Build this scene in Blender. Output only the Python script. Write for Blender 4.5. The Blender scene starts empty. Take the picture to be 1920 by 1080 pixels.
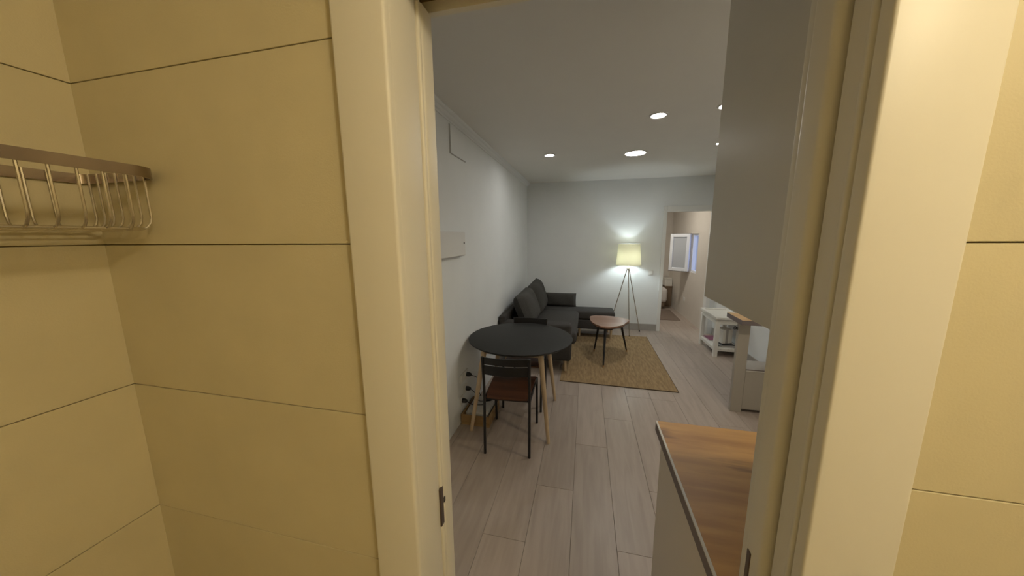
import bpy, bmesh, math, random
from mathutils import Vector, Matrix

scene = bpy.context.scene
C = scene.collection
random.seed(7)

# ------------------------------------------------------------------ camera
FPX, PITCH, YAW, ROLL, CAM_H = 594.89, 0.161759, 0.229065, -0.0081925, 1.64
fwd = Vector((-math.sin(YAW)*math.cos(PITCH), math.cos(YAW)*math.cos(PITCH), -math.sin(PITCH)))
right = Vector((math.cos(YAW), math.sin(YAW), 0)); up = right.cross(fwd)
r2 = math.cos(ROLL)*right + math.sin(ROLL)*up
u2 = -math.sin(ROLL)*right + math.cos(ROLL)*up
cam_d = bpy.data.cameras.new('camera'); cam = bpy.data.objects.new('camera', cam_d); C.objects.link(cam)
m = Matrix((r2, u2, -fwd)).transposed().to_4x4(); m.translation = (0, 0, CAM_H)
cam.matrix_world = m
cam_d.sensor_fit = 'HORIZONTAL'; cam_d.sensor_width = 36.0; cam_d.lens = FPX/1920*36.0
cam_d.clip_start = 0.01; cam_d.clip_end = 100
scene.camera = cam

# ------------------------------------------------------------------ world and exposure
w = bpy.data.worlds.new('world'); scene.world = w; w.use_nodes = True
w.node_tree.nodes['Background'].inputs[0].default_value = (0.42, 0.55, 1.0, 1)
w.node_tree.nodes['Background'].inputs[1].default_value = 1.2
vs = scene.view_settings
vs.view_transform = 'Standard'; vs.look = 'None'; vs.gamma = 1.0; vs.use_curve_mapping = False
vs.exposure = 0.0
BATH_LAMP = 102.0      # emission of the bathroom ceiling lamp
SPOT = 84.0           # emission of the living room downlights
LAMP = 150.0          # floor lamp bulb
BED_FILL = 110.0  # emission of the unseen lamp added to light the bedroom
KITCHEN_LAMP = 152.0

# ------------------------------------------------------------------ materials
MATS = {}
def mat(name, col, rough=0.6, metal=0.0, noise=0.0, nscale=(8, 8, 8), bump=0.0, bscale=200.0, spec=0.5, rnd=0.0, detail=4.0):
    if name in MATS: return MATS[name]
    M = bpy.data.materials.new(name); M.use_nodes = True; MATS[name] = M
    nt = M.node_tree; b = nt.nodes['Principled BSDF']
    b.inputs['Base Color'].default_value = (*col, 1); b.inputs['Roughness'].default_value = rough
    b.inputs['Metallic'].default_value = metal
    b.inputs['Specular IOR Level'].default_value = spec
    tc = nt.nodes.new('ShaderNodeTexCoord'); mp = nt.nodes.new('ShaderNodeMapping')
    nt.links.new(tc.outputs['Object'], mp.inputs['Vector']); mp.inputs['Scale'].default_value = nscale
    oi = nt.nodes.new('ShaderNodeObjectInfo')
    if noise > 0 or rnd > 0:
        nz = nt.nodes.new('ShaderNodeTexNoise'); nz.noise_dimensions = '4D'; nz.inputs['Scale'].default_value = 1.0
        nz.inputs['Detail'].default_value = detail
        mu = nt.nodes.new('ShaderNodeMath'); mu.operation = 'MULTIPLY'; mu.inputs[1].default_value = 40
        nt.links.new(oi.outputs['Random'], mu.inputs[0]); nt.links.new(mu.outputs[0], nz.inputs['W'])
        nt.links.new(mp.outputs[0], nz.inputs['Vector'])
        mr = nt.nodes.new('ShaderNodeMapRange'); mr.inputs['From Min'].default_value = .3; mr.inputs['From Max'].default_value = .7
        mr.inputs['To Min'].default_value = 1-noise; mr.inputs['To Max'].default_value = 1+noise
        nt.links.new(nz.outputs['Fac'], mr.inputs['Value'])
        mr2 = nt.nodes.new('ShaderNodeMapRange'); mr2.inputs['To Min'].default_value = 1-rnd; mr2.inputs['To Max'].default_value = 1+rnd
        nt.links.new(oi.outputs['Random'], mr2.inputs['Value'])
        m1 = nt.nodes.new('ShaderNodeMath'); m1.operation = 'MULTIPLY'
        nt.links.new(mr.outputs[0], m1.inputs[0]); nt.links.new(mr2.outputs[0], m1.inputs[1])
        vm = nt.nodes.new('ShaderNodeVectorMath'); vm.operation = 'SCALE'; vm.inputs[0].default_value = col
        nt.links.new(m1.outputs[0], vm.inputs['Scale']); nt.links.new(vm.outputs[0], b.inputs['Base Color'])
    if bump > 0:
        n2 = nt.nodes.new('ShaderNodeTexNoise'); n2.inputs['Scale'].default_value = bscale; n2.inputs['Detail'].default_value = 2
        nt.links.new(tc.outputs['Object'], n2.inputs['Vector'])
        bp = nt.nodes.new('ShaderNodeBump'); bp.inputs['Strength'].default_value = bump; bp.inputs['Distance'].default_value = 0.002
        nt.links.new(n2.outputs['Fac'], bp.inputs['Height']); nt.links.new(bp.outputs[0], b.inputs['Normal'])
    return M
def wood(name, c1, c2, axis=1, scale=6.0, stretch=14.0, rough=0.45, knots=0.0, rnd=0.0):
    """long-grained wood between two colours, grain along the given axis"""
    if name in MATS: return MATS[name]
    M = bpy.data.materials.new(name); M.use_nodes = True; MATS[name] = M
    nt = M.node_tree; b = nt.nodes['Principled BSDF']; b.inputs['Roughness'].default_value = rough
    tc = nt.nodes.new('ShaderNodeTexCoord'); mp = nt.nodes.new('ShaderNodeMapping')
    s = [scale*stretch/6]*3; s[axis] = scale/6
    mp.inputs['Scale'].default_value = s
    nt.links.new(tc.outputs['Object'], mp.inputs['Vector'])
    oi = nt.nodes.new('ShaderNodeObjectInfo')
    mu = nt.nodes.new('ShaderNodeMath'); mu.operation = 'MULTIPLY'; mu.inputs[1].default_value = 57
    nt.links.new(oi.outputs['Random'], mu.inputs[0])
    nz = nt.nodes.new('ShaderNodeTexNoise'); nz.noise_dimensions = '4D'; nz.inputs['Scale'].default_value = 1.5
    nz.inputs['Detail'].default_value = 7; nz.inputs['Distortion'].default_value = .6
    nt.links.new(mp.outputs[0], nz.inputs['Vector']); nt.links.new(mu.outputs[0], nz.inputs['W'])
    cr = nt.nodes.new('ShaderNodeValToRGB')
    cr.color_ramp.elements[0].position = .35; cr.color_ramp.elements[0].color = (*c1, 1)
    cr.color_ramp.elements[1].position = .62; cr.color_ramp.elements[1].color = (*c2, 1)
    nt.links.new(nz.outputs['Fac'], cr.inputs['Fac'])
    out = cr.outputs['Color']
    if knots > 0:
        mp2 = nt.nodes.new('ShaderNodeMapping'); s2 = [9.0]*3; s2[axis] = 2.0; mp2.inputs['Scale'].default_value = s2
        nt.links.new(tc.outputs['Object'], mp2.inputs['Vector'])
        n3 = nt.nodes.new('ShaderNodeTexNoise'); n3.inputs['Scale'].default_value = 1.3; n3.inputs['Detail'].default_value = 5
        nt.links.new(mp2.outputs[0], n3.inputs['Vector'])
        r3 = nt.nodes.new('ShaderNodeValToRGB'); r3.color_ramp.elements[0].position = .60; r3.color_ramp.elements[1].position = .72
        r3.color_ramp.elements[0].color = (0, 0, 0, 1); r3.color_ramp.elements[1].color = (knots, knots, knots, 1)
        nt.links.new(n3.outputs['Fac'], r3.inputs['Fac'])
        mx = nt.nodes.new('ShaderNodeMix'); mx.data_type = 'RGBA'
        nt.links.new(r3.outputs['Color'], mx.inputs['Factor']); nt.links.new(out, mx.inputs['A'])
        mx.inputs['B'].default_value = (c1[0]*.35, c1[1]*.3, c1[2]*.28, 1); out = mx.outputs['Result']
    if rnd > 0:
        mr2 = nt.nodes.new('ShaderNodeMapRange'); mr2.inputs['To Min'].default_value = 1-rnd; mr2.inputs['To Max'].default_value = 1+rnd
        nt.links.new(oi.outputs['Random'], mr2.inputs['Value'])
        vm = nt.nodes.new('ShaderNodeVectorMath'); vm.operation = 'SCALE'
        nt.links.new(out, vm.inputs[0]); nt.links.new(mr2.outputs[0], vm.inputs['Scale']); out = vm.outputs[0]
    nt.links.new(out, b.inputs['Base Color'])
    return M
def emit(name, col, strength):
    if name in MATS: return MATS[name]
    M = bpy.data.materials.new(name); M.use_nodes = True; MATS[name] = M
    nt = M.node_tree; nt.nodes.remove(nt.nodes['Principled BSDF'])
    e = nt.nodes.new('ShaderNodeEmission'); e.inputs[0].default_value = (*col, 1); e.inputs[1].default_value = strength
    nt.links.new(e.outputs[0], nt.nodes['Material Output'].inputs['Surface'])
    return M

TILE = mat('wall_tile', (.66, .585, .39), .45, noise=.05, nscale=(5, 5, 5), bump=.12, bscale=350, rnd=.02)
TILE_R = TILE
GROUT = mat('grout', (.27, .19, .085), .9)
TRIM = mat('trim_paint', (.80, .765, .675), .40, noise=.015, nscale=(6, 6, 2))
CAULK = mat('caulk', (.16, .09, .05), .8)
WALL = mat('wall_paint', (.78, .80, .795), .75, noise=.02, nscale=(3, 3, 3), bump=.05, bscale=120)
CEIL = mat('ceiling_paint', (.80, .785, .74), .8, noise=.015, nscale=(3, 3, 3))
FRAMEW = mat('frame_white', (.78, .78, .75), .45)
BEDW = mat('bedroom_paint', (.66, .61, .54), .8, noise=.02)
PLANK = wood('floor_plank', (.365, .300, .250), (.425, .355, .30), axis=1, scale=10, stretch=10, rough=.38, rnd=.06)
JOINT = mat('floor_joint', (.19, .155, .12), .9)
SKIRT = mat('skirting_tile', (.36, .34, .31), .5, noise=.05)
CABG = mat('cabinet_lacquer', (.70, .655, .56), .35, noise=.01)
CABW = mat('cabinet_white', (.74, .67, .57), .4)
EDGEG = mat('edge_band', (.19, .155, .15), .5)
EDGEW = mat('edge_line', (.75, .72, .66), .4)
OAK = wood('worktop_oak', (.45, .225, .055), (.62, .34, .095), axis=0, scale=9, stretch=9, rough=.42, knots=.8)
BEECH = wood('beech', (.52, .385, .235), (.62, .475, .31), axis=2, scale=10, stretch=12, rough=.5)
BLACKTOP = mat('black_top', (.014, .0133, .0118), .5, spec=.3, noise=.15, nscale=(30, 30, 30))
BLACKM = mat('black_metal', (.012, .011, .011), .4)
BLACKP = mat('black_plastic', (.012, .012, .013), .35)
SEATW = wood('seat_wood', (.075, .028, .012), (.12, .045, .02), axis=0, scale=8, stretch=10, rough=.4)
FABRIC = mat('sofa_fabric', (.050, .046, .042), .95, noise=.12, nscale=(60, 60, 60), bump=.5, bscale=900)
FABRIC2 = mat('cushion_fabric', (.058, .055, .049), .95, noise=.12, nscale=(60, 60, 60), bump=.5, bscale=900)
WALNUT = wood('walnut', (.235, .125, .075), (.305, .165, .105), axis=0, scale=10, stretch=10, rough=.35)
BRASS = mat('brass', (.50, .30, .12), .4, .8)
CHROME = mat('chrome', (.62, .58, .52), .25, 1.0)
STEEL = mat('brushed_steel', (.34, .28, .23), .2, 1.0, noise=.05, nscale=(40, 40, 4))
DARKSTEEL = mat('dark_steel', (.16, .12, .10), .35, .8)
WHITEP = mat('white_plastic', (.72, .71, .68), .4)
WHITEL = mat('white_lacquer', (.74, .72, .66), .35)
PAPER = mat('paper', (.66, .64, .60), .8)
PLY = wood('crate_ply', (.30, .18, .07), (.42, .27, .12), axis=0, scale=8, stretch=8, rough=.6)
LINEN = mat('bed_linen', (.70, .66, .62), .9, noise=.05)
BROWNW = mat('brown_wood', (.20, .14, .09), .5, noise=.1, nscale=(20, 20, 3))
BROWNRUG = mat('brown_rug', (.20, .15, .115), .95, noise=.15, nscale=(60, 60, 60))
GLASS = mat('frosted_pane', (.46, .48, .50), .25)
PVC = mat('window_pvc', (.78, .80, .82), .3)

# jute rug: woven bumps
JUTE = bpy.data.materials.new('jute'); JUTE.use_nodes = True
nt = JUTE.node_tree; b = nt.nodes['Principled BSDF']; b.inputs['Roughness'].default_value = .95
tc = nt.nodes.new('ShaderNodeTexCoord'); wv = nt.nodes.new('ShaderNodeTexWave'); wv.bands_direction = 'Y'
wv.inputs['Scale'].default_value = 22; wv.inputs['Distortion'].default_value = 3; wv.inputs['Detail'].default_value = 3
nz = nt.nodes.new('ShaderNodeTexNoise'); nz.inputs['Scale'].default_value = 7; nz.inputs['Detail'].default_value = 8
mp = nt.nodes.new('ShaderNodeMapping'); mp.inputs['Scale'].default_value = (6, 1.2, 1)
nt.links.new(tc.outputs['Object'], mp.inputs['Vector']); nt.links.new(mp.outputs[0], nz.inputs['Vector'])
nt.links.new(tc.outputs['Object'], wv.inputs['Vector'])
ad = nt.nodes.new('ShaderNodeMath'); ad.operation = 'MULTIPLY_ADD'; ad.inputs[1].default_value = .25
nt.links.new(wv.outputs['Fac'], ad.inputs[0]); nt.links.new(nz.outputs['Fac'], ad.inputs[2])
cr = nt.nodes.new('ShaderNodeValToRGB'); cr.color_ramp.elements[0].position = .35; cr.color_ramp.elements[1].position = .9
cr.color_ramp.elements[0].color = (.20, .13, .06, 1); cr.color_ramp.elements[1].color = (.40, .275, .14, 1)
nt.links.new(ad.outputs[0], cr.inputs['Fac']); nt.links.new(cr.outputs['Color'], b.inputs['Base Color'])
bp = nt.nodes.new('ShaderNodeBump'); bp.inputs['Strength'].default_value = .4; bp.inputs['Distance'].default_value = .004
nt.links.new(wv.outputs['Fac'], bp.inputs['Height']); nt.links.new(bp.outputs[0], b.inputs['Normal'])

# lamp shade: cream cloth that lets light through
SHADE = bpy.data.materials.new('shade_cloth'); SHADE.use_nodes = True
nt = SHADE.node_tree; nt.nodes.remove(nt.nodes['Principled BSDF'])
df = nt.nodes.new('ShaderNodeBsdfDiffuse'); df.inputs[0].default_value = (.82, .80, .70, 1)
tl = nt.nodes.new('ShaderNodeBsdfTranslucent'); tl.inputs[0].default_value = (.86, .82, .64, 1)
mx = nt.nodes.new('ShaderNodeMixShader'); mx.inputs[0].default_value = .27
nt.links.new(df.outputs[0], mx.inputs[1]); nt.links.new(tl.outputs[0], mx.inputs[2])
nt.links.new(mx.outputs[0], nt.nodes['Material Output'].inputs['Surface'])

# ------------------------------------------------------------------ mesh helpers
def obj(name, bm, material, parent=None, smooth=False, loc=None):
    bmesh.ops.recalc_face_normals(bm, faces=bm.faces)
    me = bpy.data.meshes.new(name); bm.to_mesh(me); bm.free()
    if smooth:
        for p in me.polygons: p.use_smooth = True
        try: me.set_sharp_from_angle(angle=math.radians(50))
        except Exception: pass
    me.materials.append(material)
    o = bpy.data.objects.new(name, me); C.objects.link(o)
    if parent: o.parent = parent
    if loc: o.location = loc
    return o
def bx(bm, x0, x1, y0, y1, z0, z1, bev=0.0, seg=2):
    t = bmesh.new()
    vs = [t.verts.new((x, y, z)) for z in (z0, z1) for y in (y0, y1) for x in (x0, x1)]
    for f in ((0, 2, 3, 1), (4, 5, 7, 6), (0, 1, 5, 4), (2, 6, 7, 3), (0, 4, 6, 2), (1, 3, 7, 5)):
        t.faces.new([vs[i] for i in f])
    if bev > 0:
        bmesh.ops.bevel(t, geom=list(t.edges), offset=bev, segments=seg, profile=.5, affect='EDGES')
    merge(bm, t)
    return bm
def merge(bm, t):
    me = bpy.data.meshes.new('tmp'); t.to_mesh(me); t.free(); bm.from_mesh(me); bpy.data.meshes.remove(me)
def box(x0, x1, y0, y1, z0, z1, bev=0.0, seg=2):
    return bx(bmesh.new(), x0, x1, y0, y1, z0, z1, bev, seg)
def tube(bm, pts, r, seg=10, caps=True):
    """round rod along points; r may be a list of radii"""
    pts = [Vector(p) for p in pts]; n = len(pts)
    rr = r if isinstance(r, (list, tuple)) else [r]*n
    rings = []; prev = None
    for i, p in enumerate(pts):
        d = (pts[min(i+1, n-1)] - pts[max(i-1, 0)]).normalized()
        if prev is None:
            a = Vector((0, 0, 1)) if abs(d.z) < .9 else Vector((1, 0, 0))
            e1 = d.cross(a).normalized()
        else:
            e1 = (prev - d*prev.dot(d)).normalized()
        prev = e1; e2 = d.cross(e1)
        rings.append([bm.verts.new(p + rr[i]*(math.cos(t)*e1 + math.sin(t)*e2)) for t in [2*math.pi*k/seg for k in range(seg)]])
    for a, c in zip(rings, rings[1:]):
        for k in range(seg): bm.faces.new((a[k], a[(k+1) % seg], c[(k+1) % seg], c[k]))
    if caps: bm.faces.new(rings[0][::-1]); bm.faces.new(rings[-1])
    return bm
def lathe(bm, prof, seg=32, c=(0, 0, 0), closed=False):
    rings = []
    for r, z in prof:
        if r < 1e-6: rings.append([bm.verts.new((c[0], c[1], c[2]+z))])
        else: rings.append([bm.verts.new((c[0]+r*math.cos(2*math.pi*k/seg), c[1]+r*math.sin(2*math.pi*k/seg), c[2]+z)) for k in range(seg)])
    pairs = list(zip(rings, rings[1:])) + ([(rings[-1], rings[0])] if closed else [])
    for a, d in pairs:
        for k in range(seg):
            k2 = (k+1) % seg
            if len(a) == 1 and len(d) == 1: continue
            if len(a) == 1: bm.faces.new((a[0], d[k], d[k2]))
            elif len(d) == 1: bm.faces.new((a[k], a[k2], d[0]))
            else: bm.faces.new((a[k], a[k2], d[k2], d[k]))
    return bm
def prism(pts, z0, z1, bm=None, bev=0.0):
    """closed outline in XY raised from z0 to z1"""
    t = bmesh.new()
    lo = [t.verts.new((x, y, z0)) for x, y in pts]; hi = [t.verts.new((x, y, z1)) for x, y in pts]
    n = len(pts)
    t.faces.new(lo[::-1]); t.faces.new(hi)
    for i in range(n): t.faces.new((lo[i], lo[(i+1) % n], hi[(i+1) % n], hi[i]))
    if bev > 0:
        eds = [e for e in t.edges if abs(e.verts[0].co.z-e.verts[1].co.z) < 1e-6]
        bmesh.ops.bevel(t, geom=eds, offset=bev, segments=2, profile=.5, affect='EDGES')
    if bm is None: return t
    merge(bm, t); return bm
def pillow(w, h, t, n=18, pinch=.10, power=2.6, ex=.42):
    """cushion w (local x) by h (local z), thickness t along y, standing on z = 0"""
    bm = bmesh.new(); V = {}
    for s in (0, 1):
        for i in range(n+1):
            for j in range(n+1):
                if s == 1 and (i in (0, n) or j in (0, n)): V[s, i, j] = V[0, i, j]; continue
                u = 2*i/n-1; v = 2*j/n-1
                k = max(0., (1-abs(u)**power)*(1-abs(v)**power))**ex
                px = u*w/2*(1-pinch*(1-abs(u)**2)*0 - pinch*abs(u)*(1-v*v)*.5)
                pz = v*h/2*(1-pinch*abs(v)*(1-u*u)*.5)
                wob = .006*math.sin(5*u+2.3*v)*k
                V[s, i, j] = bm.verts.new((px, (1 if s else -1)*(t/2*k)+wob, pz+h/2))
    for s in (0, 1):
        for i in range(n):
            for j in range(n):
                f = [V[s, i, j], V[s, i+1, j], V[s, i+1, j+1], V[s, i, j+1]]
                bm.faces.new(f if s else f[::-1])
    return bm
def thing(name, label, cat, loc=(0, 0, 0), rotz=0, group=None):
    o = bpy.data.objects.new(name, None); o.empty_display_size = .1; C.objects.link(o)
    o.location = loc; o.rotation_euler = (0, 0, rotz)
    return tag(o, label, cat, group)
def tag(o, label, cat, group=None):
    o['label'] = label; o['category'] = cat
    if group: o['group'] = group
    return o
def struct(o, label=None, cat=None):
    o['kind'] = 'structure'
    if label: o['label'] = label
    if cat: o['category'] = cat
    return o
def dup(root, loc, rotz=None, label=None):
    r = root.copy(); C.objects.link(r); r.location = loc
    if rotz is not None: r.rotation_euler = (0, 0, rotz)
    if label: r['label'] = label
    for ch in list(root.children):
        c = ch.copy(); C.objects.link(c); c.parent = r
        for g in list(ch.children):
            d = g.copy(); C.objects.link(d); d.parent = c
    return r

# ------------------------------------------------------------------ main dimensions
XL = -1.043            # living room left wall
XR = 2.085             # living room right wall
YB = 5.74              # living room back wall
ZC = 2.555             # living room ceiling
YA = .49               # casing front plane (bathroom side)
YT = .505              # face of the bathroom tiles on the door wall
YF = .653              # far side of the door wall
XO0, XO1, ZH = -.3126, .331, 2.068     # door opening
XT = -1.078            # bathroom left tile face
BX1, BY0, BZ = 1.25, -1.35, 2.42       # bathroom extents
BDX, BDY = 1.97, 8.25  # bedroom right wall, far wall

# ------------------------------------------------------------------ floors with planks
fl = struct(obj('floor', box(XL-.1, XR+.1, .50, BDY+.1, -.06, -.012), JOINT), 'pale grey oak plank floor of the living room', 'floor')
PW, PL, GAP = .2405, 1.264, .0015
phase = {-5: .55, -4: .20, -3: .95, -2: 1.453, -1: 1.868, 0: 2.353, 1: 1.512, 2: 1.97, 3: .70, 4: 1.25, 5: .35, 6: .95, 7: .10, 8: .62}
for c in range(-5, 9):
    x0 = max(-.037 + c*PW + GAP/2, XL); x1 = min(-.037 + (c+1)*PW - GAP/2, XR)
    if x1-x0 < .02: continue
    ys = []
    y = phase[c] % PL - PL
    while y < BDY: ys.append(y); y += PL
    for y in ys:
        y0 = max(y+GAP/2, YF-.10); y1 = min(y+PL-GAP/2, BDY)
        if y1-y0 < .02: continue
        lim = BDX if y0 > YB else XR
        xx1 = min(x1, lim)
        if xx1-x0 < .02: continue
        cx, cy = (x0+xx1)/2, (y0+y1)/2
        obj('plank', box(x0-cx, xx1-cx, y0-cy, y1-cy, -.014, 0, bev=.0008, seg=1), PLANK, fl, loc=(cx, cy, 0))
bf = struct(obj('floor_bathroom', box(XT, BX1, BY0, YF-.105, -.06, 0), mat('bath_floor', (.42, .36, .27), .5, noise=.05)), 'beige tiled bathroom floor', 'floor')

# ------------------------------------------------------------------ bathroom shell with tiles
rows = [1.628+.34*k for k in range(-5, 4)]
zr = [0.0]+[z for z in rows if z > .02]
zr = [z for z in zr if z < BZ-.02]+[BZ]
G = .0010
def tiled(name, label, base, segs):
    """base: box of the wall; segs: list of (x0,x1,y0,y1,z0,z1) areas cut at the tile rows"""
    wl = struct(obj(name, base, GROUT), label, 'wall')
    for (x0, x1, y0, y1, za, zb) in segs:
        for z0, z1 in zip(zr, zr[1:]):
            a, c = max(z0, za), min(z1, zb)
            if c-a < .01: continue
            cx, cy, cz = (x0+x1)/2, (y0+y1)/2, (a+c)/2
            gx = G if (x1-x0) > (y1-y0) else 0; gy = G-gx
            obj('tile', box(x0+gx-cx, x1-gx-cx, y0+gy-cy, y1-gy-cy, a+G-cz, c-G-cz, bev=.0007, seg=1), TILE, wl, loc=(cx, cy, cz))
    return wl
tiled('wall_bathroom_left', 'beige tiled bathroom wall beside the wire basket', box(XT-.12, XT-.008, BY0, .66, 0, BZ+.1),
      [(XT-.0095, XT, YT-1.0, YT+.004, 0, BZ), (XT-.0095, XT, BY0, YT-1.0, 0, BZ)])
core = bmesh.new()
TB = YT+.008
bx(core, XT-.12, XO0-.02, TB, YF-.013, 0, ZC+.15)
bx(core, XO0-.02, XO1+.02, TB, YF-.013, ZH+.02, ZC+.15)
bx(core, XO1+.018, XR+.1, TB, .560, 0, ZC+.15)       # two skins with the door pocket between them
bx(core, XO1+.018, XR+.1, .646, YF+.004, 0, ZC+.15)
tiled('wall_bathroom_door', 'beige tiled bathroom wall around the doorway', core,
      [(XT-.002, XO0-.099, YT, TB+.0015, 0, BZ), (XO1+.108, BX1, YT, TB+.0015, 0, BZ), (XO0-.099, XO1+.108, YT, TB+.0015, ZH+.11, BZ)])
tiled('wall_bathroom_right', 'beige tiled bathroom wall on the lamp side', box(BX1+.008, BX1+.1, BY0, YT, 0, BZ+.1),
      [(BX1, BX1+.0095, BY0, YT-.9, 0, BZ), (BX1, BX1+.0095, YT-.9, YT, 0, BZ)])
tiled('wall_bathroom_back', 'beige tiled bathroom wall behind', box(XT, BX1, BY0-.1, BY0-.008, 0, BZ+.1),
      [(XT, .1, BY0-.0095, BY0, 0, BZ), (.1, BX1, BY0-.0095, BY0, 0, BZ)])
struct(obj('ceiling_bathroom', box(XT-.1, BX1+.1, BY0-.1, TB, BZ, BZ+.1), mat('bath_ceiling', (.75, .72, .66), .8)), 'plain white bathroom ceiling', 'ceiling')

# ------------------------------------------------------------------ door casing, jambs, pocket door
def rounded_rect(x0, x1, y0, y1, r, corners=(1, 1, 1, 1), n=4):
    pts = []
    for k, (cx, cy, a0) in enumerate(((x1-r, y1-r, 0), (x0+r, y1-r, 90), (x0+r, y0+r, 180), (x1-r, y0+r, 270))):
        if not corners[k]:
            pts.append((cx+r*(1 if k in (0, 3) else -1), cy+r*(1 if k in (0, 1) else -1))); continue
        for i in range(n+1):
            a = math.radians(a0+90*i/n); pts.append((cx+r*math.cos(a), cy+r*math.sin(a)))
    return pts
t1 = struct(obj('trim_1', prism(rounded_rect(XO0-.0995, XO0, YA, YT+.006, .006, (0, 0, 1, 1)), 0, ZH+.1), TRIM, smooth=True), 'white flat door casing between the beige tiles and the strike plate', 'door casing')
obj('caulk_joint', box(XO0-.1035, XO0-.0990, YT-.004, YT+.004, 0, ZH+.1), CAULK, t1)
# left jamb lining: near board, groove with bead, raised far stop
jp = rounded_rect(XO0-.03, XO0+.0005, YT-.004, .590, .005, (1, 0, 0, 1))
obj('jamb_board', prism(jp, 0, ZH), TRIM, t1, smooth=True)
obj('jamb_bead', prism(rounded_rect(XO0-.03, XO0+.0035, .593, .604, .004, (1, 0, 0, 1)), 0, ZH), TRIM, t1, smooth=True)
obj('jamb_stop', prism(rounded_rect(XO0-.03, XO0+.002, .607, YF, .006, (1, 0, 0, 1)), 0, ZH), TRIM, t1, smooth=True)
obj('jamb_back', box(XO0-.032, XO0-.004, .55, .62, 0, ZH), TRIM, t1)
sp = obj('strike_plate', box(XO0-.001, XO0+.0042, .585, .600, .972, 1.070, bev=.0012, seg=1), DARKSTEEL, t1)
obj('strike_hole', box(XO0+.002, XO0+.0046, .6015, .609, 1.022, 1.034, bev=.0005, seg=1), BLACKM, sp)
t2 = struct(obj('trim_2', prism(rounded_rect(XO1, XO1+.1085, YA, YT+.006, .004, (0, 0, 1, 1)), 0, ZH+.1), TRIM, smooth=True), 'white flat door casing beside the pocket door slot', 'door casing')
obj('jamb_bead', prism(rounded_rect(XO1+.001, XO1+.03, .519, .531, .005, (0, 1, 1, 0)), 0, ZH), TRIM, t2, smooth=True)
obj('jamb_board', prism(rounded_rect(XO1+.006, XO1+.03, .511, .568, .003, (0, 1, 1, 0)), 0, ZH), TRIM, t2, smooth=True)
obj('jamb_far_board', prism(rounded_rect(XO1+.002, XO1+.03, .639, YF+.004, .003, (0, 1, 1, 0)), 0, ZH), TRIM, t2, smooth=True)
t3 = struct(obj('trim_3', box(XO0-.0995, XO1+.1085, YA, YT+.006, ZH, ZH+.1, bev=.002), TRIM), 'white door head casing over the bathroom doorway', 'door casing')
obj('head_lining', box(XO0-.03, XO1+.03, YT, .566, ZH-.0, ZH+.02), TRIM, t3)
obj('head_lining', box(XO0-.03, XO1+.03, .639, YF, ZH-.0, ZH+.02), TRIM, t3)
dr = struct(bpy.data.objects.new('door_1', None), 'white sliding pocket door pushed back into the wall slot', 'door'); C.objects.link(dr)
dr.location = (XO1, .604, 0)
obj('leaf', prism(rounded_rect(-.006, .72, -.029, .031, .012, (0, 1, 1, 0), n=5), .008, ZH-.004), TRIM, dr, smooth=True)
lp = obj('lock_plate', box(-.0078, -.003, .003, .0165, .93, 1.035, bev=.002, seg=2), DARKSTEEL, dr)

# ------------------------------------------------------------------ living room shell
struct(obj('wall_left', box(XL-.15, XL, YF-.01, YB+.1, 0, ZC+.1), WALL), 'plain white living room wall beside the round table', 'wall')
wd = bmesh.new()
bx(wd, XL-.1, XO0-.02, YF-.014, YF-.001, 0, ZC); bx(wd, XO1+.02, XR, YF-.002, YF+.006, 0, ZC); bx(wd, XO0-.02, XO1+.02, YF-.014, YF-.001, ZH+.02, ZC)
struct(obj('wall_door', wd, WALL), 'living room face of the doorway wall', 'wall')
DX0, DX1, DZ = 1.272, 1.952, 2.012
wb = bmesh.new()
bx(wb, XL-.1, DX0-.012, YB, YB+.11, 0, ZC+.1); bx(wb, DX0-.012, DX1+.012, YB, YB+.11, DZ+.012, ZC+.1); bx(wb, DX1+.012, XR+.1, YB, YB+.11, 0, ZC+.1)
struct(obj('wall_back', wb, WALL), 'white living room wall behind the floor lamp', 'wall')
struct(obj('wall_right', box(XR, XR+.12, YF, YB+.05, 0, ZC+.1), WALL), 'white living room wall behind the white side table', 'wall')
struct(obj('ceiling', box(XL-.1, XR+.1, YF-.005, YB+.05, ZC, ZC+.12), CEIL), 'white living room ceiling with round downlights', 'ceiling')
struct(obj('wall_kitchen', box(.905, .985, YF+.006, 1.28, 0, ZC), WALL), 'short white partition behind the kitchen cabinets', 'wall')
# coving along the left wall: stepped profile
cp = [(0, 0), (.006, 0), (.010, .010), (.022, .016), (.034, .030), (.046, .036), (.056, .046), (.056, .052), (0, .052)]
cv = bmesh.new()
a = [cv.verts.new((XL+x, YF, ZC-.052+z)) for x, z in cp]; d = [cv.verts.new((XL+x, YB, ZC-.052+z)) for x, z in cp]
cv.faces.new(a); cv.faces.new(d[::-1])
for i in range(len(cp)): cv.faces.new((a[i], a[(i+1) % len(cp)], d[(i+1) % len(cp)], d[i]))
struct(obj('trim_4', cv, WALL), 'white moulded coving along the ceiling edge', 'coving')
struct(obj('baseboard_back', box(XL, DX0-.056, YB-.012, YB, 0, .115, bev=.002), SKIRT), 'grey tile skirting under the floor lamp wall', 'baseboard')
struct(obj('baseboard_right', box(XR-.012, XR, YF+.01, YB-.02, 0, .115, bev=.002), SKIRT), 'grey tile skirting beside the white side table', 'baseboard')
tb = struct(bpy.data.objects.new('trim_5', None), 'white frame of the bedroom doorway', 'door casing'); C.objects.link(tb)
obj('casing', box(DX0-.055, DX0, YB-.016, YB, 0, DZ+.09, bev=.003), FRAMEW, tb)
obj('casing', box(DX1, DX1+.055, YB-.016, YB, 0, DZ+.09, bev=.003), FRAMEW, tb)
obj('head_casing', box(DX0, DX1, YB-.016, YB, DZ, DZ+.09, bev=.003), FRAMEW, tb)
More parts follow.
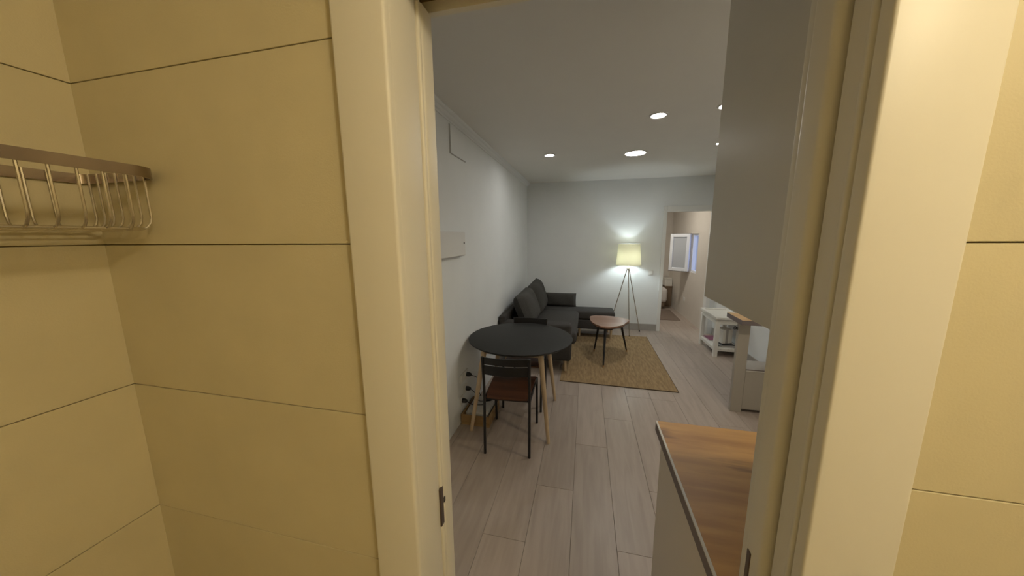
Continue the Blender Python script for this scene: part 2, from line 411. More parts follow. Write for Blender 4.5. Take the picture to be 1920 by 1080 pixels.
obj('jamb', box(DX0-.012, DX0, YB, YB+.11, 0, DZ), FRAMEW, tb)
obj('jamb', box(DX1, DX1+.012, YB, YB+.11, 0, DZ), FRAMEW, tb)
obj('head_jamb', box(DX0-.012, DX1+.012, YB, YB+.11, DZ, DZ+.012), FRAMEW, tb)

# ------------------------------------------------------------------ bedroom shell
WY0, WY1, WZ0, WZ1 = 6.40, 6.80, .93, 1.66
br = bmesh.new()
bx(br, BDX, BDX+.15, YB+.11, WY0, 0, 2.6); bx(br, BDX, BDX+.15, WY1, BDY+.1, 0, 2.6)
bx(br, BDX, BDX+.15, WY0, WY1, 0, WZ0); bx(br, BDX, BDX+.15, WY0, WY1, WZ1, 2.6)
struct(obj('wall_bedroom_right', br, BEDW), 'beige bedroom wall with the open window', 'wall')
struct(obj('wall_bedroom_far', box(-.6, BDX, BDY, BDY+.1, 0, 2.6), BEDW), 'beige bedroom wall behind the bed', 'wall')
struct(obj('wall_bedroom_left', box(-.7, -.6, YB+.11, BDY+.1, 0, 2.6), BEDW), 'beige bedroom wall away from the window', 'wall')
struct(obj('ceiling_bedroom', box(-.7, BDX+.15, YB+.11, BDY+.1, 2.5, 2.6), CEIL), 'white bedroom ceiling', 'ceiling')
wn = struct(bpy.data.objects.new('window_1', None), 'white window in the bedroom with its sash swung open', 'window'); C.objects.link(wn)
wn.location = (BDX, WY0, WZ0)
H, Wd = WZ1-WZ0, WY1-WY0
fr = bmesh.new()
for (y0, y1, z0, z1) in ((0, .035, 0, H), (Wd-.035, Wd, 0, H), (.035, Wd-.035, 0, .035), (.035, Wd-.035, H-.035, H)):
    bx(fr, .03, .09, y0, y1, z0, z1, bev=.002, seg=1)
obj('window_frame', fr, PVC, wn)
obj('seal', box(.026, .030, .0, .012, 0, H), BLACKP, wn)
sash = bpy.data.objects.new('sash', None); C.objects.link(sash); sash.parent = wn
hx, hy = -.02, Wd-.02
ang = math.atan2(7.00-(WY0+hy), 1.665-(BDX+hx)); L = .37
sash.location = (hx, hy, 0); sash.rotation_euler = (0, 0, ang)
sf = bmesh.new()
for (a0, a1, z0, z1) in ((0, .06, 0, H), (L-.06, L, 0, H), (.06, L-.06, 0, .065), (.06, L-.06, H-.065, H)):
    bx(sf, a0, a1, -.028, .028, z0, z1, bev=.004, seg=1)
obj('sash_frame', sf, PVC, sash)
obj('pane', box(.055, L-.055, -.008, .008, .06, H-.06), GLASS, sash)
sg = bmesh.new()
for (a0, a1, z0, z1) in ((-.004, L+.004, -.006, 0), (-.004, L+.004, H, H+.006)): bx(sg, a0, a1, -.02, .02, z0, z1)
obj('gasket', sg, BLACKP, sash)

# ------------------------------------------------------------------ ceiling lights
SPOTM = emit('spot_glow', (1.0, .985, .94), SPOT)
def downlight(x, y, r, label, mtl=SPOTM, zc=ZC, name='downlight'):
    t = thing(name, label, 'ceiling light', (x, y, zc), 0, 'recessed ceiling downlights' if name == 'downlight' else None)
    obj('ring', lathe(bmesh.new(), [(r, 0.0), (r+.018, 0), (r+.018, -.004), (r+.006, -.009), (r, -.005)], 32, closed=True), WHITEP, t, smooth=True)
    obj('lens', lathe(bmesh.new(), [(0, -.0045), (r, -.0045), (r, -.001), (0, -.001)], 32), mtl, t)
    return t
downlight(.515, 2.82, .050, 'small round downlight between the kitchen cabinet and the big ceiling lamp')
downlight(-.44, 3.83, .050, 'small round downlight above the sofa side by the coved wall')
downlight(.96, 2.74, .050, 'small round downlight partly hidden behind the tall wall cabinet')
downlight(1.31, 3.79, .050, 'small round downlight above the bar counter')
downlight(.51, 3.99, .105, 'large round ceiling light over the jute rug')
bl = thing('bathroom_light', 'round globe ceiling light of the bathroom', 'ceiling light', (.85, -.40, BZ))
obj('rose', lathe(bmesh.new(), [(0, 0), (.06, 0), (.06, -.014), (.03, -.022), (0, -.022)], 28), WHITEP, bl, smooth=True)
obj('globe', lathe(bmesh.new(), [(.080*math.sin(math.pi*k/16), -.098+.080*math.cos(math.pi*k/16)) for k in range(17)], 28), emit('bath_glow', (1.0, .85, .57), BATH_LAMP), bl, smooth=True)
downlight(1.45, 1.70, .085, 'round kitchen ceiling light behind the tall wall cabinet', emit('kitchen_glow', (1.0, .84, .62), KITCHEN_LAMP), ZC, 'kitchen_light')
downlight(1.0, 6.35, .12, 'unseen round ceiling light added to fill the bedroom', emit('bed_fill_glow', (1.0, .93, .82), BED_FILL), 2.5, 'bedroom_fill_light')  # added out of view to light the bedroom and the open sash

# ------------------------------------------------------------------ shower basket
sb = thing('shower_basket', 'chrome wire shower basket with a flat rim on the tiled wall', 'shower basket', (XT, .345, 1.655))
bw, by0, by1, zt0, zt1 = .236, -.19, .152, .105, .125      # x depth, y range, rim heights
def rr_path(inset, r, n=6):
    x0, x1, y0, y1 = .004+inset, bw-inset, by0+inset, by1-inset
    pts = []
    for cx, cy, a0 in ((x1-r, y1-r, 0), (x0+r*.3, y1-r*.3, 90), (x0+r*.3, y0+r*.3, 180), (x1-r, y0+r, 270)):
        q = r if cx == x1-r else r*.3
        for i in range(n+1):
            t = math.radians(a0+90*i/n); pts.append((cx+q*math.cos(t), cy+q*math.sin(t)))
    return pts
rim = bmesh.new()
outer = rr_path(0, .045); inner = rr_path(.003, .043)
N = len(outer); lay = [[rim.verts.new((x, y, z)) for x, y in p] for p, z in ((outer, zt0), (outer, zt1), (inner, zt1), (inner, zt0))]
for k in range(4):
    for i in range(N): rim.faces.new((lay[k][i], lay[k][(i+1) % N], lay[(k+1) % 4][(i+1) % N], lay[(k+1) % 4][i]))
obj('rim_band', rim, STEEL, sb, smooth=True)
low = rr_path(.022, .03)
obj('bottom_ring', tube(bmesh.new(), [(x, y, .006) for x, y in low]+[(low[0][0], low[0][1], .006)], .003, 8), CHROME, sb, smooth=True)
def jrod(x, y, nx, ny):
    top = Vector((x, y, zt0+.02)); q = []
    o = .004
    for t, z in ((0, zt0+.02), (0, .03), (.003, .018), (.010, .009), (.020, .005), (.030, .004)):
        q.append((x-nx*(o+t), y-ny*(o+t), z))
    return tube(bmesh.new(), q, .0022, 7)
ry = [by1-.055-.030*k for k in range(9)]
for y in ry:
    obj('wire', jrod(bw, y, 1, 0), CHROME, sb, smooth=True)
    obj('wire', jrod(.004, y, -1, 0), CHROME, sb, smooth=True)
for k in range(7):
    x = .018+.028*k
    obj('wire', jrod(x, by1, 0, 1), CHROME, sb, smooth=True)
    obj('wire', jrod(x, by0, 0, -1), CHROME, sb, smooth=True)
    obj('base_wire', tube(bmesh.new(), [(x+.004, by0+.024, .004), (x+.004, by1-.024, .004)], .0022, 7), CHROME, sb, smooth=True)
for y in (-.06, .03): obj('wall_bracket', box(-.002, .006, y, y+.04, .104, .122, bev=.001), STEEL, sb)

# ------------------------------------------------------------------ kitchen
kb = thing('base_cabinet', 'pale grey kitchen base cabinet under the oak worktop', 'cabinet', (.60, .97, 0))
obj('body', box(-.265, .29, -.305, .295, .0, .858), CABW, kb)
obj('door', box(-.285, -.267, -.303, .293, .10, .852, bev=.002), CABW, kb)
obj('plinth', box(-.255, -.2655, -.303, .293, .0, .098), CABW, kb)
wt = thing('worktop', 'oak effect kitchen worktop with grey front edge on the base cabinet', 'worktop', (.60, .97, .86))
obj('slab', box(-.303, .30, -.306, .308, 0, .04), OAK, wt)
obj('front_edge', box(-.306, -.303, -.306, .308, 0, .036), EDGEG, wt)
obj('edge_line', box(-.3065, -.300, -.306, .308, .036, .0408), EDGEW, wt)
obj('end_edge', box(-.303, .30, .308, .310, 0, .039), EDGEG, wt)
kc = thing('wall_cabinet', 'tall grey wall cabinet hanging above the worktop', 'cabinet', (.67, .97, 1.42))
obj('body', box(-.222, .234, -.305, .310, 0, ZC-1.42-.002), CABG, kc)
obj('door', box(-.241, -.223, -.305, .310, -.004, ZC-1.42-.004, bev=.0015), CABG, kc)

# ------------------------------------------------------------------ bar counter
ba = thing('bar_counter', 'narrow bar counter with oak top on a grey end panel', 'bar counter', (1.36, 3.10, 0))
obj('top', box(-.015, .71, -.035, .27, .858, .90, bev=.001), wood('bar_oak', (.42, .25, .10), (.55, .35, .16), axis=0, scale=9, stretch=9, rough=.42), ba)
eg = bmesh.new(); bx(eg, -.018, -.0155, -.037, .272, .857, .8985); bx(eg, -.0155, .71, -.038, -.0355, .857, .8985)
obj('edge_band', eg, EDGEG, ba)
obj('end_panel', box(0, .092, .048, .088, .0, .857, bev=.002), mat('bar_panel', (.42, .385, .325), .4), ba)
obj('plinth', box(.10, .71, .10, .27, .0, .03), EDGEG, ba)
obj('low_panel', box(.094, .71, .052, .28, .03, .405, bev=.002), mat('bar_panel', (.42, .385, .325), .4), ba)
obj('shelf_top', box(.094, .71, .048, .283, .413, .425, bev=.001), SKIRT, ba)
obj('shelf_nosing', box(.094, .71, .045, .048, .416, .4255), EDGEG, ba)
obj('white_strip', box(.094, .71, .047, .056, .405, .413), WHITEL, ba)

# ------------------------------------------------------------------ white side table and what lies on it
st = thing('side_table', 'white painted side table with tray top and low shelf', 'side table', (1.89, 4.90, 0))
sx, sy, sz = .17, .29, .555
for x in (-1, 1):
    for y in (-1, 1):
        cx, cy = x*(sx-.025), y*(sy-.025)
        obj('leg', box(cx-.025, cx+.025, cy-.025, cy+.025, 0, sz-.06, bev=.003, seg=1), WHITEL, st)
ap = bmesh.new()
bx(ap, -sx+.012, sx-.012, -sy+.008, -sy+.028, sz-.10, sz-.02); bx(ap, -sx+.012, sx-.012, sy-.028, sy-.008, sz-.10, sz-.02)
bx(ap, -sx+.008, -sx+.028, -sy+.012, sy-.012, sz-.10, sz-.02); bx(ap, sx-.028, sx-.008, -sy+.012, sy-.012, sz-.10, sz-.02)
obj('apron', ap, WHITEL, st)
obj('tabletop', box(-sx-.01, sx+.005, -sy-.012, sy+.012, sz-.03, sz-.016, bev=.002), WHITEL, st)
tr = bmesh.new()
for (x0, x1, y0, y1) in ((-sx-.012, -sx+.03, -sy-.014, sy+.014), (sx-.03, sx+.008, -sy-.014, sy+.014), (-sx+.03, sx-.03, -sy-.014, -sy+.03), (-sx+.03, sx-.03, sy-.03, sy+.014)):
    bx(tr, x0, x1, y0, y1, sz-.030, sz, bev=.003, seg=1)
obj('tray_rim', tr, WHITEL, st)
for k in range(4):
    x0 = -sx+.004+k*.084
    obj('shelf_board', box(x0, x0+.0815, -sy+.004, sy-.004, .105, .128, bev=.002, seg=1), WHITEL, st)
sr = bmesh.new(); bx(sr, -sx+.01, sx-.01, -sy+.006, -sy+.026, .085, .105); bx(sr, -sx+.006, -sx+.026, -sy+.02, sy-.02, .085, .105); bx(sr, -sx+.01, sx-.01, sy-.026, sy-.006, .085, .105)
obj('shelf_rail', sr, WHITEL, st)
def magazine(x, y, z, rz, wx, wy, h, cover, label, name='magazine'):
    t = thing(name, label, 'magazine', (x, y, z), rz)
    obj('cover', box(-wx/2, wx/2, -wy/2, wy/2, h-.0015, h, bev=.0005, seg=1), cover, t)
    obj('pages', box(-wx/2+.002, wx/2-.002, -wy/2+.002, wy/2-.002, .001, h-.0015), PAPER, t)
    obj('back_cover', box(-wx/2, wx/2, -wy/2, wy/2, 0, .001), cover, t)
    return t
PURPLE = mat('purple_print', (.22, .04, .11), .4, noise=.3, nscale=(12, 12, 12))
DARKPR = mat('dark_print', (.07, .07, .065), .4, noise=.9, nscale=(16, 11, 16), detail=1)
magazine(1.86, 5.05, .128, .10, .20, .22, .012, PURPLE, 'purple magazine on the shelf of the white side table')
magazine(1.90, 4.77, .128, -.15, .20, .25, .014, DARKPR, 'dark printed magazine flat on the white shelf')
magazine(1.90, 4.775, .142, .12, .18, .24, .012, DARKPR, 'dark printed magazine on top of another on the white shelf')
bxo = thing('paper_box', 'white tilted box standing on the magazines of the side table', 'box', (1.89, 4.79, .161), .35)
obj('body', box(-.07, .07, -.075, .075, .0, .20, bev=.003), WHITEL, bxo)
obj('strip', box(-.03, .005, -.0765, -.0745, .0, .20), SKIRT, bxo)
obj('base', box(-.072, .072, -.077, .077, -.006, .008, bev=.001), BLACKP, bxo)
hk = thing('dark_hook', 'small dark looped hook on the back of the bar end panel', 'hook', (1.354, 3.175, .80))
pts = [(0, 0, .0)]+[(-.012-.012*math.sin(t), .016*t/3-.01, .014*math.cos(t)) for t in [k*.5 for k in range(13)]]
obj('loop', tube(bmesh.new(), pts, .0035, 7), BLACKM, hk, smooth=True)
obj('plate', box(-.003, .003, -.012, .012, -.012, .012, bev=.001), BLACKM, hk)

# ------------------------------------------------------------------ dining table and chairs
TX, TY, TZ, TR = -.560, 2.725, .738, .468
dt = thing('dining_table', 'round black dining table on splayed pale wooden legs', 'table', (TX, TY, 0))
obj('tabletop', lathe(bmesh.new(), [(0, TZ-.022), (TR-.02, TZ-.022), (TR-.004, TZ-.012), (TR, TZ-.006), (TR-.002, TZ-.001), (TR-.006, TZ), (0, TZ)], 72), BLACKTOP, dt, smooth=True)
for (fx, fy, hx_, hy_) in ((-.353, -.383, -.255, -.28), (.309, -.412, .225, -.285), (.295, .280, .215, .225), (-.35, .29, -.255, .225)):
    obj('leg', tube(bmesh.new(), [(fx, fy, 0), (fx*.985+hx_*.015, fy*.985+hy_*.015, .02), (hx_, hy_, TZ-.045)], [.0135, .0145, .024], 16), BEECH, dt, smooth=True)
rail = bmesh.new()
for (x0, y0, x1, y1) in ((-.25, -.275, .22, -.28), (.21, .22, -.25, .22), (-.25, -.27, -.25, .22), (.22, -.28, .21, .22)):
    v = Vector((x1-x0, y1-y0, 0)).normalized()*.012; nrm = Vector((-v.y, v.x, 0))
    prism([(x0+nrm.x, y0+nrm.y), (x1+nrm.x, y1+nrm.y), (x1-nrm.x, y1-nrm.y), (x0-nrm.x, y0-nrm.y)], TZ-.075, TZ-.0225, rail)
obj('apron', rail, BEECH, dt)

ch = thing('dining_chair', 'black metal dining chair with brown seat, its back towards the doorway', 'chair', (-.553, 2.333, 0), .055, 'chairs at the round table')
RW, FW = .17, .183
for s in (-1, 1):
    obj('leg', tube(bmesh.new(), [(s*RW, -.232, 0), (s*RW, -.222, .25), (s*RW, -.214, .44), (s*RW, -.222, .60), (s*(RW+.002), -.246, .782)], .0105, 10), BLACKM, ch, smooth=True)
    obj('leg', tube(bmesh.new(), [(s*FW, .230, 0), (s*FW, .222, .20), (s*FW, .205, .438)], .0105, 10), BLACKM, ch, smooth=True)
sfm = bmesh.new()
tube(sfm, [(-RW, -.214, .437), (-FW, .205, .437)], .009, 8); tube(sfm, [(RW, -.214, .437), (FW, .205, .437)], .009, 8)
tube(sfm, [(-FW, .205, .437), (FW, .205, .437)], .009, 8); tube(sfm, [(-RW, -.19, .43), (RW, -.19, .43)], .008, 8)
obj('seat_frame', sfm, BLACKM, ch, smooth=True)
seat = bmesh.new(); nx_, ny_ = 12, 10; G2 = {}
for lev in (0, 1):
    for i in range(nx_+1):
        for j in range(ny_+1):
            u = 2*i/nx_-1; v = 2*j/ny_-1
            x = u*(.172+.012*v); y = v*.214
            if abs(v) > .8: x *= 1-.05*(abs(v)-.8)/.2
            dip = -.010*(1-u*u)*(1-.4*v*v) - (.012*max(0, v-.7)/.3)
            G2[lev, i, j] = seat.verts.new((x, y, .447+dip+.011*lev))
for i in range(nx_):
    for j in range(ny_):
        for lev in (0, 1):
            f = [G2[lev, i, j], G2[lev, i+1, j], G2[lev, i+1, j+1], G2[lev, i, j+1]]
            seat.faces.new(f if lev else f[::-1])
for i in range(nx_):
    seat.faces.new((G2[0, i, 0], G2[0, i+1, 0], G2[1, i+1, 0], G2[1, i, 0])); seat.faces.new((G2[0, i+1, ny_], G2[0, i, ny_], G2[1, i, ny_], G2[1, i+1, ny_]))
for j in range(ny_):
    seat.faces.new((G2[0, 0, j+1], G2[0, 0, j], G2[1, 0, j], G2[1, 0, j+1])); seat.faces.new((G2[0, nx_, j], G2[0, nx_, j+1], G2[1, nx_, j+1], G2[1, nx_, j]))
obj('seat', seat, SEATW, ch, smooth=True)
def slat(z0, z1, yb):
    bm = bmesh.new(); n = 12; V = []
    for i in range(n+1):
        u = 2*i/n-1; x = u*(RW-.006); bow = -.022*(1-u*u)
        V.append([bm.verts.new((x, yb+bow-lean+dy, z)) for z, lean in ((z0, 0), (z1, (z1-z0)*.12)) for dy in (-.004, .004)])
    for p, q in zip(V, V[1:]):
        bm.faces.new((p[0], q[0], q[2], p[2])); bm.faces.new((p[1], p[3], q[3], q[1]))
        bm.faces.new((p[2], q[2], q[3], p[3])); bm.faces.new((p[0], p[1], q[1], q[0]))
    bm.faces.new((V[0][0], V[0][2], V[0][3], V[0][1])); bm.faces.new((V[-1][0], V[-1][1], V[-1][3], V[-1][2]))
    return bm
obj('back_slat', slat(.723, .778, -.236), BLACKM, ch, smooth=True)
obj('back_slat', slat(.642, .716, -.228), BLACKM, ch, smooth=True)
dup(ch, (-.556, 2.985, 0), math.pi, 'black metal dining chair with its back towards the grey sofa')

# ------------------------------------------------------------------ rug
RUG_T = .008
rg = tag(obj('jute_rug', prism([(-.62, -.938), (.62, -.955), (.625, .948), (-.615, .935)], 0, RUG_T), JUTE, loc=(.370, 4.385, 0)), 'rectangular natural jute rug under the coffee table', 'rug')
hem = bmesh.new(); tube(hem, [(-.62, -.940, .005), (.62, -.957, .005)], .0048, 6); tube(hem, [(.622, -.956, .005), (.627, .948, .005)], .0045, 6)
obj('bound_edge', hem, mat('rug_binding', (.07, .045, .025), .9), rg)

# ------------------------------------------------------------------ sofa
so = thing('sofa', 'charcoal corner sofa with chaise against the back wall', 'sofa', (-.59, 4.6, 0))
def sbx(n, x0, x1, y0, y1, z0, z1, bev, seg=4, m_=FABRIC):
    return obj(n, box(x0+.59, x1+.59, y0-4.6, y1-4.6, z0, z1, bev, seg), m_, so, smooth=True)
SX0, SX1, SY0, SY1 = -1.03, -.14, 3.655, 5.56
sbx('base', SX0+.01, SX1-.012, SY0+.02, SY1-.02, .155, .31, .02)
sbx('chaise_base', SX1-.02, .45, 5.075, SY1-.03, .155, .305, .02)
sbx('backrest', SX0, SX0+.085, SY0+.01, SY1, .155, .675, .03)
sbx('armrest', SX0+.02, SX1, SY0, SY0+.17, .15, .605, .035)
sbx('armrest', SX0+.02, SX1-.03, SY1-.12, SY1, .15, .57, .03)
sbx('seat_cushion', SX0+.09, -.085, SY0+.175, 5.06, .305, .462, .05, 5)
sbx('chaise_cushion', SX0+.09, .475, 5.065, SY1-.125, .30, .452, .05, 5)
def sleg(x, y, z0, splay=(0, 0)):
    obj('leg', tube(bmesh.new(), [(x+.59, y-4.6, z0), (x-splay[0]+.59, y-splay[1]-4.6, .157)], [.014, .021], 14), BEECH, so, smooth=True)
sleg(-.205, 3.715, RUG_T, (.01, -.01)); sleg(-.95, 3.73, 0); sleg(-.95, 5.48, 0); sleg(-.07, 5.135, RUG_T); sleg(.425, 5.135, RUG_T); sleg(.40, 5.48, 0)
# back cushions and bolster lie loose on the seat
def cushion(w_, h_, t_, loc, rx, rz, label, ry=0.0, pinch=.1, power=2.6, ex=.42):
    o = obj('sofa_cushion', pillow(w_, h_, t_, pinch=pinch, power=power, ex=ex), FABRIC2, smooth=True, loc=loc)
    o.rotation_euler = (rx, ry, rz)
    return tag(o, label, 'cushion', 'loose cushions on the sofa')
cushion(.80, .45, .23, (-.680, 4.245, .474), -.40, math.radians(91), 'charcoal back cushion nearest the armrest behind the round table', pinch=.06, power=4.5, ex=.45)
cushion(.64, .48, .22, (-.655, 4.985, .474), -.34, math.radians(89), 'charcoal back cushion at the corner beside the bolster', -.05, pinch=.12, power=4, ex=.45)
cushion(.52, .225, .13, (-.40, 5.365, .456), -.06, 0, 'flat charcoal bolster cushion on the chaise against the back wall', pinch=.04)

# ------------------------------------------------------------------ coffee table
ct = thing('coffee_table', 'three-legged walnut coffee table with rounded triangular top', 'coffee table', (.335, 4.29, RUG_T))
def pick(pts, r, n=8):
    """triangle with rounded corners and softly bowed sides"""
    out = []; cen = Vector((sum(p[0] for p in pts)/3, sum(p[1] for p in pts)/3))
    P = [Vector(p) for p in pts]
    for i in range(3):
        p = P[i]; a_ = (P[i-1]-p).normalized(); c_ = (P[(i+1) % 3]-p).normalized()
        half = a_.angle(c_)/2; d_ = r/math.tan(half); s_, e_ = p+a_*d_, p+c_*d_
        ctr = p+(a_+c_).normalized()*(r/math.sin(half))
        a0 = math.atan2(s_.y-ctr.y, s_.x-ctr.x); a1 = math.atan2(e_.y-ctr.y, e_.x-ctr.x)
        while a1 < a0: a1 += 2*math.pi
        if a1-a0 > math.pi: a1 -= 2*math.pi
        for k in range(n+1):
            t = a0+(a1-a0)*k/n; out.append((ctr.x+r*math.cos(t), ctr.y+r*math.sin(t)))
        q = P[(i+1) % 3]; d2 = (P[(i+2) % 3]-q).normalized()
        nxt = q-c_*d_; st_ = e_; nv = Vector((c_.y, -c_.x))
        if (st_-cen).dot(nv) < 0: nv = -nv
        for k in range(1, 8):
            t = k/8; b_ = st_.lerp(nxt, t)+nv*(.035*4*t*(1-t)); out.append((b_.x, b_.y))
    return out
pk = pick([(-.10, -.44), (.335, .185), (-.30, .345)], .11)
obj('tabletop', prism(pk, .478, .500, bev=.003), WALNUT, ct, smooth=True)
obj('edge', prism([(x*.985, y*.985) for x, y in pk], .468, .4785), mat('dark_edge', (.03, .017, .012), .5), ct)
obj('leg_block', lathe(bmesh.new(), [(0, .455), (.09, .455), (.10, .468), (0, .468)], 24, c=(-.03, .02, 0)), BLACKM, ct)
for (fx, fy, hx_, hy_) in ((-.084, -.365, -.065, -.20), (-.181, .205, -.125, .12), (.262, .275, .15, .12)):
    lg = obj('leg', tube(bmesh.new(), [(fx*1.0+.0*hx_, fy, .022), (hx_, hy_, .470)], [.010, .018], 14), BLACKM, ct, smooth=True)
    k = .025/.47
    obj('foot_tip', tube(bmesh.new(), [(fx-(hx_-fx)*k*.9, fy-(hy_-fy)*k*.9, 0), (fx+(hx_-fx)*.01, fy+(hy_-fy)*.01, .026)], [.0085, .0105], 14), BRASS, lg, smooth=True)

# ------------------------------------------------------------------ floor lamp
LX, LY = .683, 5.50
la = thing('floor_lamp', 'tripod floor lamp with glowing cream drum shade', 'floor lamp', (LX, LY, 0))
shade = bmesh.new()
lathe(shade, [(.196, 1.160), (.165, 1.500), (.163, 1.500), (.194, 1.160)], 56, closed=True)
obj('shade', shade, SHADE, la, smooth=True)
for zz, rr_ in ((1.160, .195), (1.500, .164)):
    obj('shade_ring', tube(bmesh.new(), [(rr_*math.cos(t*math.pi/24), rr_*math.sin(t*math.pi/24), zz) for t in range(49)], .0025, 6, caps=False), WHITEL, la)
sp_ = bmesh.new()
for k in range(3):
    t = k*2*math.pi/3; tube(sp_, [(0, 0, 1.185), (.193*math.cos(t), .193*math.sin(t), 1.165)], .002, 6)
obj('spider', sp_, CHROME, la)
obj('hub', lathe(bmesh.new(), [(0, 1.08), (.026, 1.08), (.026, 1.12), (.014, 1.13), (.014, 1.225), (0, 1.225)], 20), CHROME, la, smooth=True)
obj('bulb', lathe(bmesh.new(), [(0, 1.225), (.014, 1.23), (.030, 1.26), (.034, 1.285), (.028, 1.312), (.014, 1.326), (0, 1.329)], 20), emit('bulb_glow', (.87, 1.0, 1.08), LAMP), la, smooth=True)
for (fx, fy) in ((-.265, .135), (.255, .145), (.045, -.20)):
    lg = obj('leg', tube(bmesh.new(), [(fx, fy, .010), (fx*.05, fy*.05, 1.10)], .0075, 10), CHROME, la, smooth=True)
    obj('foot_cap', tube(bmesh.new(), [(fx*1.004, fy*1.004, 0), (fx*.985, fy*.985, .022)], .0095, 10), BLACKP, lg, smooth=True)

# ------------------------------------------------------------------ wall things
ls = thing('light_switch', 'white light switch on the wall beside the floor lamp', 'light switch', (1.075, YB, 1.01))
obj('plate', box(-.040, .040, -.010, 0, -.040, .040, bev=.003), WHITEP, ls)
obj('rocker', box(-.027, .027, -.0145, -.010, -.027, .027, bev=.002), WHITEP, ls)
fb = thing('wall_box', 'white rectangular box mounted on the wall above the round table', 'wall box', (XL, 2.375, 1.58))
obj('housing', box(0, .038, -.40, .175, -.10, .10, bev=.003), WHITEP, fb)
obj('cover', box(.038, .050, -.39, .165, -.094, .096, bev=.003), WHITEP, fb)
obj('knob', tube(bmesh.new(), [(.050, .135, .008), (.055, .135, .008)], .007, 12), BLACKP, fb)
acp = thing('access_panel', 'white inspection panel high on the wall below the coving', 'access panel', (XL, 2.56, 2.385))
obj('frame', box(0, .004, -.159, .163, -.111, .104), mat('gap_grey', (.5, .49, .47), .8), acp)
obj('flap', box(.003, .012, -.156, .160, -.108, .101, bev=.002), WALL, acp)
CABLE = mat('cable_black', (.012, .011, .012), .5)
def socket(y, z, plug, label):
    t = thing('wall_socket', label, 'socket', (XL, y, z))
    obj('plate', box(0, .010, -.041, .041, -.041, .041, bev=.003), WHITEP, t)
    obj('face', tube(bmesh.new(), [(.009, 0, 0), (.013, 0, 0)], .027, 20), WHITEP, t)
    if plug:
        obj('plug', tube(bmesh.new(), [(.012, 0, 0), (.03, 0, 0), (.048, .004, -.004), (.056, .006, -.008)], [.020, .021, .016, .009], 14), BLACKP, t, smooth=True)
    return t
socket(2.475, .40, False, 'white wall socket without plug under the round table')
socket(2.570, .40, True, 'white wall socket with black plug under the round table, upper one')
socket(2.545, .275, True, 'white wall socket with black plug below the other sockets')
socket(2.450, .205, True, 'lowest white wall socket with black plug near the crate')
def cable(name, pts, label):
    return tag(obj(name, tube(bmesh.new(), pts, .0032, 7), CABLE, smooth=True), label, 'cable')
def curve(p, n=10):
    P = [Vector(q) for q in p]; out = []
    P2 = [P[0]]+P+[P[-1]]
    for i in range(1, len(P2)-2):
        for k in range(n):
            t = k/n; a_, b_, c_, d_ = P2[i-1:i+3]
            out.append(.5*((2*b_)+(c_-a_)*t+(2*a_-5*b_+4*c_-d_)*t*t+(3*b_-a_-3*c_+d_)*t**3))
    return out+[P[-1]]
cable('power_cable', curve([(XL+.057, 2.577, .39), (XL+.10, 2.60, .36), (XL+.11, 2.66, .25), (XL+.08, 2.72, .14), (XL+.12, 2.80, .004+.004), (XL+.2, 2.95, .0045)]), 'black power cable hanging from the upper plug')
cable('power_cable', curve([(XL+.057, 2.552, .265), (XL+.09, 2.57, .22), (XL+.12, 2.56, .16), (XL+.16, 2.585, .142)]), 'black power cable dropping from the middle plug into the crate')
cable('power_cable', curve([(XL+.057, 2.457, .195), (XL+.09, 2.47, .165), (XL+.13, 2.50, .15), (XL+.19, 2.53, .142)]), 'black power cable from the lowest plug into the crate')

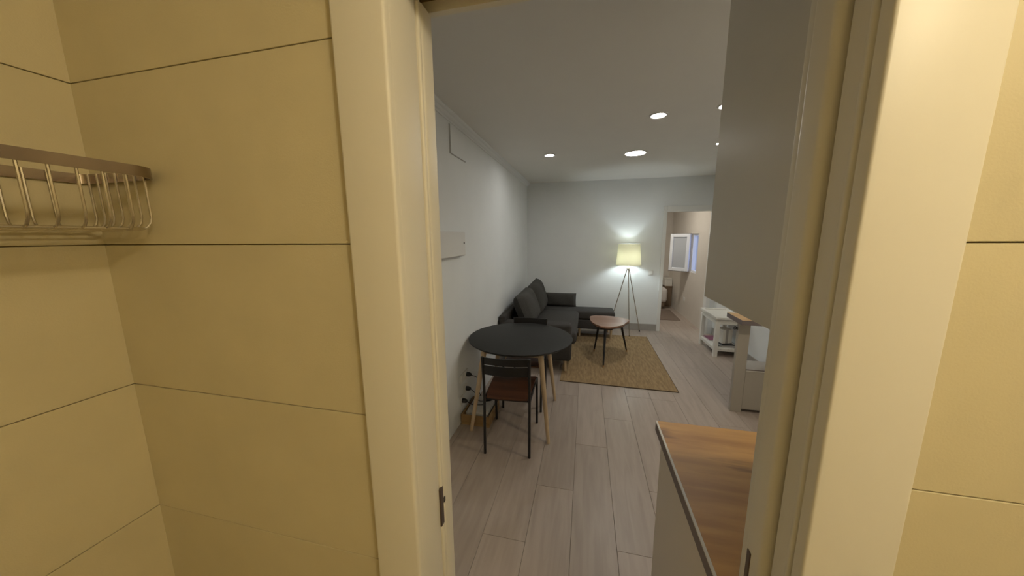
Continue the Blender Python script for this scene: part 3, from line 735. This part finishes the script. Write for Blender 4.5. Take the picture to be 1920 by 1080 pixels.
cr_ = thing('wooden_crate', 'shallow wooden crate on the floor under the round table', 'crate', (-.902, 2.575, 0))
for (x0, x1, y0, y1) in ((-.132, .128, -.165, -.153), (-.132, .128, .153, .165), (-.132, -.120, -.153, .153), (.116, .128, -.153, .153)):
    obj('side', box(x0, x1, y0, y1, .0, .095, bev=.0015, seg=1), PLY, cr_)
obj('bottom', box(-.120, .116, -.153, .153, .002, .012), PLY, cr_)
bk = [(-.905, 2.59, .012, .02, .215, .27, .05, PAPER), (-.90, 2.585, .062, -.03, .205, .265, .03, WHITEL), (-.90, 2.595, .092, .03, .195, .25, .022, PAPER)]
for i, (x, y, z, rz, wx, wy, h, cv_) in enumerate(bk):
    lab = ('thick white book at the bottom of the crate', 'white book in the middle of the crate pile', 'thin white book topmost in the wooden crate')[i]
    t = thing('book', lab, 'book', (x, y, z), rz, 'books in the crate')
    obj('cover', box(-wx/2, wx/2, -wy/2, wy/2, h-.002, h), cv_, t); obj('pages', box(-wx/2+.003, wx/2-.003, -wy/2+.003, wy/2-.003, .002, h-.002), PAPER, t); obj('back_cover', box(-wx/2, wx/2, -wy/2, wy/2, 0, .002), cv_, t)
ad_ = thing('power_adapter', 'small black power adapter lying on the crate books', 'adapter', (-.86, 2.66, .1145), .5)
obj('body', box(-.03, .03, -.022, .022, 0, .034, bev=.004), BLACKP, ad_); obj('lead', tube(bmesh.new(), curve([(.03, 0, .015), (.05, .01, .03), (.04, .03, .05), (.0, .02, .06)]), .003, 6), CABLE, ad_)

# ------------------------------------------------------------------ bedroom things
bd = thing('bed', 'bed with pale linen seen through the bedroom doorway', 'bed', (1.0, 7.85, 0))
obj('frame', box(-.95, .74, -.34, .38, .06, .20, bev=.01), BROWNW, bd)
obj('mattress', box(-.95, .77, -.36, .38, .17, .43, bev=.06, seg=4), LINEN, bd, smooth=True)
obj('duvet', box(-.60, .785, -.375, .385, .15, .475, bev=.07, seg=4), LINEN, bd, smooth=True)
for x in (-.9, .68):
    for y in (-.29, .33): obj('leg', box(x-.025, x+.025, y-.025, y+.025, 0, .065), BROWNW, bd)
ns = thing('nightstand', 'brown nightstand against the far bedroom wall', 'nightstand', (1.885, 8.05, 0))
obj('body', box(-.075, .08, -.16, .18, .0, .45, bev=.004), BROWNW, ns); obj('top', box(-.08, .084, -.17, .19, .45, .47, bev=.003), BROWNW, ns)
wbx = thing('storage_box', 'white box standing on the brown nightstand', 'box', (1.885, 8.04, .47))
obj('body', box(-.075, .078, -.13, .13, 0, .15, bev=.004), WHITEL, wbx); obj('lid', box(-.078, .081, -.133, .133, .15, .172, bev=.004), WHITEL, wbx)
tag(obj('bedside_rug', prism([(-.50, -.47), (.42, -.47), (.44, .47), (-.50, .47)], 0, .008), BROWNRUG, loc=(1.40, 7.0, 0)), 'dark brown rug on the bedroom floor beside the bed', 'rug')
bs = thing('bedroom_socket', 'small white socket on the bedroom wall below the window', 'socket', (BDX, 6.95, .35))
obj('plate', box(-.010, 0, -.04, .04, -.04, .04, bev=.002), WHITEP, bs); obj('face', box(-.013, -.01, -.025, .025, -.025, .025, bev=.001), WHITEP, bs)
